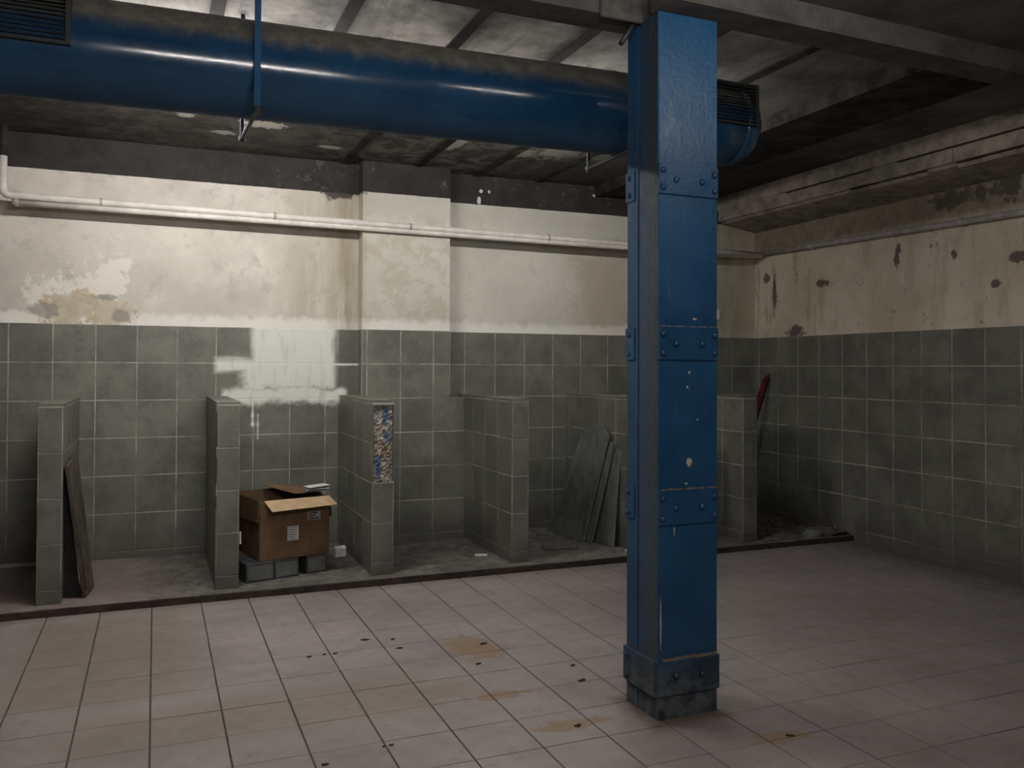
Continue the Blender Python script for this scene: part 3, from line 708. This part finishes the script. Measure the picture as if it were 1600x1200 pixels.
# blocks under the box
def block(u0, u1, v0, v1, h, label):
    t = thing('grey_block', (.70, 6.375, .045), label, 'block', 'grey blocks under the cardboard box', rz=RZ)
    MB().box(u0, u1, v0, v1, 0, h).build('block_body', BLOCK, t, bevel=.004)
    m = MB(); m.box(u0 + .012, u1 - .012, v0 - .002, v0 + .002, h * .12, h * .86); m.build('face_panel', SLAB, t)
block(-.105, .095, -.03, .30, .133, 'left grey block under the cardboard box, beside the partition')
block(.103, .285, -.02, .30, .133, 'middle grey block under the cardboard box')
block(.355, .51, -.0, .30, .133, 'right grey block under the cardboard box, past the dark gap')
t = thing('white_carton', (1.385, 6.95, .045), 'small white carton on the stall floor right of the cardboard box', 'carton', rz=R(10))
MB().box(-.045, .045, -.03, .03, 0, .07).build('carton_body', PAPER, t, bevel=.004)
MB().hexa([(-.045, -.03, .07), (.045, -.03, .07), (.045, .0, .085), (-.045, .0, .085), (-.045, -.028, .072), (.045, -.028, .072), (.045, .002, .087), (-.045, .002, .087)]).build('flap', PAPER, t)
t = thing('white_scrap', (.553, 6.30, .335), 'small white plastic scrap stuck to the partition left of the box', 'scrap')
MB().hexa([(0, -.03, 0), (.012, -.03, .005), (.014, .03, .0), (0, .03, 0), (0, -.025, .09), (.010, -.025, .085), (.012, .02, .08), (0, .02, .085)]).build('scrap_sheet', PAPER, t)

# ------------------------------------------------------------------ leaning boards
t = thing('leaning_plank', (-.39, 6.42, .045), 'dark dirty plank leaning on the leftmost partition', 'plank')
m = MB(); A = [(-.405, 6.309), (-.372, 6.523)]
p0 = Vector((-.408, 6.315, .047)); p1 = Vector((-.375, 6.60, .047)); p2 = Vector((-.514, 6.95, .955)); p3 = Vector((-.514, 6.235, .925))
off = Vector((-.39, 6.42, .045))
m.slab([p - off for p in (p0, p1, p2, p3)], .022); m.build('board', PLANK, t, bevel=.002)
m = MB(); m.slab([p - off + Vector((.002, 0, 0)) for p in (p0 + Vector((0, .03, .05)), p0 + Vector((0, .05, .05)), p3 + Vector((0, .05, -.05)), p3 + Vector((0, .03, -.05)))], .003); m.build('groove_strip', CURB, t)
t = thing('shade_wedge', (-.50, 6.36, .045), 'black wedge standing in for the shade behind the dark plank', 'board')
m = MB(); m.slab([(-.042, 0, .002), (.056, .0, .002), (.014, .0, .38), (-.026, .0, .80), (-.042, 0, .80)], .015); m.build('shade_body', SOOT_SHADE, t)  # black sheet added where only shade lies between plank and partition
def board(name, label, P, th, mat, edge=True):
    off = Vector(P[0]); t = thing(name, off, label, 'board', 'grey boards leaning in the fifth stall')
    MB().slab([Vector(p) - off for p in P], th).build('board', mat, t, bevel=.0015)
    a, b = Vector(P[1]) - off, Vector(P[2]) - off
    m = MB(); d = Vector((-.0015, -.003, 0)); m.slab([a + d, b + d, b + d + Vector((.016, .0, 0)), a + d + Vector((.016, .0, 0))], .002); m.build('edge_strip', SLABE, t)
    return t
board('leaning_board', 'large grey board with a pointed top leaning behind the column', [(3.40, 7.30, .047), (3.475, 6.742, .047), (3.622, 6.545, 1.00), (3.628, 6.691, 1.089), (3.64, 7.06, 1.0)], .012, SLAB)
board('leaning_board', 'second grey board, behind the large one with the pointed top', [(3.45, 7.2, .047), (3.515, 6.665, .047), (3.648, 6.50, .93), (3.652, 7.0, .97)], .008, SLAB)
board('leaning_board', 'narrow grey board standing closest to the half hidden partition', [(3.56, 6.9, .047), (3.60, 6.43, .047), (3.668, 6.44, .87), (3.668, 6.8, .9)], .008, SLAB)
# slabs lying on that stall's floor
def flat(name, P, z, th, mat, label):
    off = Vector((sum(p[0] for p in P) / len(P), sum(p[1] for p in P) / len(P), z)); t = thing(name, off, label, 'slab', 'broken slabs on the stall floor')
    MB().slab([Vector((x, y, z + th)) - off for x, y in P], th).build('slab_body', mat, t, bevel=.002)
    return t
flat('broken_slab', [(3.02, 6.55), (3.32, 6.50), (3.36, 6.62), (3.08, 6.72)], .046, .014, PLAT, 'thin broken slab lying in front of the leaning grey boards')
flat('broken_slab', [(3.22, 7.16), (3.34, 7.05), (3.39, 7.18), (3.28, 7.28)], .046, .02, SLAB, 'small slab piece at the left foot of the large grey board')
flat('broken_slab', [(3.60, 6.24), (3.70, 6.18), (3.80, 6.19), (3.66, 6.30)], .046, .016, PIPED, 'pale broken piece beside the column on the platform edge')
flat('broken_slab', [(2.40, 6.55), (2.50, 6.53), (2.52, 6.58), (2.42, 6.60)], .046, .008, PAPER, 'little white chip on the floor of the bare middle stall')
# red lath in the corner
t = thing('red_lath', (5.36, 7.38, .047), 'faded red lath leaning in the far right corner stall', 'lath')
o0 = Vector((5.36, 7.38, .047))
MB().slab([Vector(p) - o0 for p in ((5.32, 7.30, .05), (5.40, 7.30, .05), (5.91, 7.23, 1.53), (5.83, 7.23, 1.47))], .018).build('painted_lath', RED, t, bevel=.002)
MB().slab([Vector(p) - o0 for p in ((5.41, 7.32, .05), (5.45, 7.32, .05), (5.925, 7.25, 1.46), (5.90, 7.25, 1.50))], .010).build('lath_shadow', SOOT_SHADE, t)  # black strip standing in for the shadow beside the lath
# dirt heap in the corner stall
m = MB(); nx, ny = 40, 46; vs = []; fs = []
rnd = random.Random(3); nzv = [[rnd.random() for _ in range(ny + 1)] for _ in range(nx + 1)]
for i in range(nx + 1):
    for j in range(ny + 1):
        x = 4.96 + (5.93 - 4.96) * i / nx; y = 6.14 + (7.50 - 6.14) * j / ny
        hgt = .11 * math.exp(-((x - 5.55) / .28) ** 2 - ((y - 6.95) / .33) ** 2) + .06 * math.exp(-((x - 5.2) / .25) ** 2 - ((y - 6.6) / .3) ** 2) + .05 * math.exp(-((x - 5.85) / .15) ** 2 - ((y - 6.35) / .3) ** 2)
        vs.append((x, y, .040 + hgt + (nzv[i][j] - .3) * .018 * min(1, hgt * 25)))
for i in range(nx):
    for j in range(ny):
        a = i * (ny + 1) + j; fs.append((a, a + ny + 1, a + ny + 2, a + 1))
m.add(vs, fs); o = m.build('dirt_heap', DIRT); tag(o, 'low heap of brown dirt in the far right corner stall', 'dirt', kind='stuff')
for k, (x, y, z, s, lab) in enumerate([(5.62, 6.30, .055, .09, 'dark lump of rubble at the foot of the right wall'), (5.35, 6.78, .10, .05, 'small rubble lump on top of the dirt heap')]):
    m = MB(); vs = []
    for zz, q in ((0, 1), (.5, .9), (.8, .5)):
        vs += [(math.cos(a) * s * q * random.uniform(.8, 1.15), math.sin(a) * s * q * 1.6 * random.uniform(.8, 1.15), zz * s * .7) for a in [2 * math.pi * i / 8 for i in range(8)]]
    m.add(vs, [(i, (i + 1) % 8, (i + 1) % 8 + 8, i + 8) for i in range(8)] + [(i + 8, (i + 1) % 8 + 8, (i + 1) % 8 + 16, i + 16) for i in range(8)] + [tuple(range(16, 24)), tuple(range(7, -1, -1))])
    o = m.build('rubble_lump', SLAB if k == 0 else DIRT); o.location = (x, y, z - .01); tag(o, lab, 'rubble')

# ------------------------------------------------------------------ scraps on the floor
LV = [((.784, 4.739), .020, 'dark leaf scrap, leftmost of the row of three on the floor'), ((.869, 4.75), .018, 'dark leaf scrap in the middle of the row of three'),
      ((.925, 4.742), .016, 'dark leaf scrap at the right end of the row of three'), ((1.133, 4.918), .034, 'largest dark leaf scrap, left of the pair in mid floor'),
      ((1.283, 4.87), .022, 'dark leaf scrap, farther one of the pair in mid floor'), ((1.28, 4.701), .026, 'dark leaf scrap, nearer one of the pair in mid floor'),
      ((2.053, 4.09), .028, 'thin dark scrap left of the column foot, farther one'), ((2.002, 3.88), .030, 'dark scrap left of the column foot, nearer one'),
      ((.89, 3.51), .012, 'small dark crumb near the bottom of the picture'), ((.922, 3.51), .013, 'small crumb right beside another near the front'),
      ((.635, 3.44), .020, 'brown scrap at the bottom edge, lowest left'), ((1.73, 3.395), .030, 'brown scrap on the rust stain left of the column base'),
      ((2.528, 2.962), .022, 'brown scrap on the rust stain right of the column base'), ((1.60, 4.30), .024, 'brown scrap on the near side of the ochre stain'),
      ((1.74, 4.60), .028, 'brown scrap on the far side of the ochre stain')]
for (x, y), s, lab in LV:
    n = 7; a0 = random.random() * 6; vs = []
    for k in range(n):
        a = 2 * math.pi * k / n; r = s * .6 * random.uniform(.55, 1.15)
        vs.append((math.cos(a) * r * 1.5, math.sin(a) * r * .8, .0015 + random.uniform(0, .005)))
    vs += [(vx, vy, 0.0004) for vx, vy, vz in vs]; vs.append((0, 0, .007))
    m = MB(); m.add(vs, [(k, (k + 1) % n, 2 * n) for k in range(n)] + [(k, k + n, (k + 1) % n + n, (k + 1) % n) for k in range(n)] + [tuple(range(2 * n - 1, n - 1, -1))])
    o = m.build('leaf_scrap', LEAF); o.location = (x, y, 0.0004); o.rotation_euler.z = random.uniform(-.6, .6)
    tag(o, lab, 'scrap', 'scraps scattered on the floor')
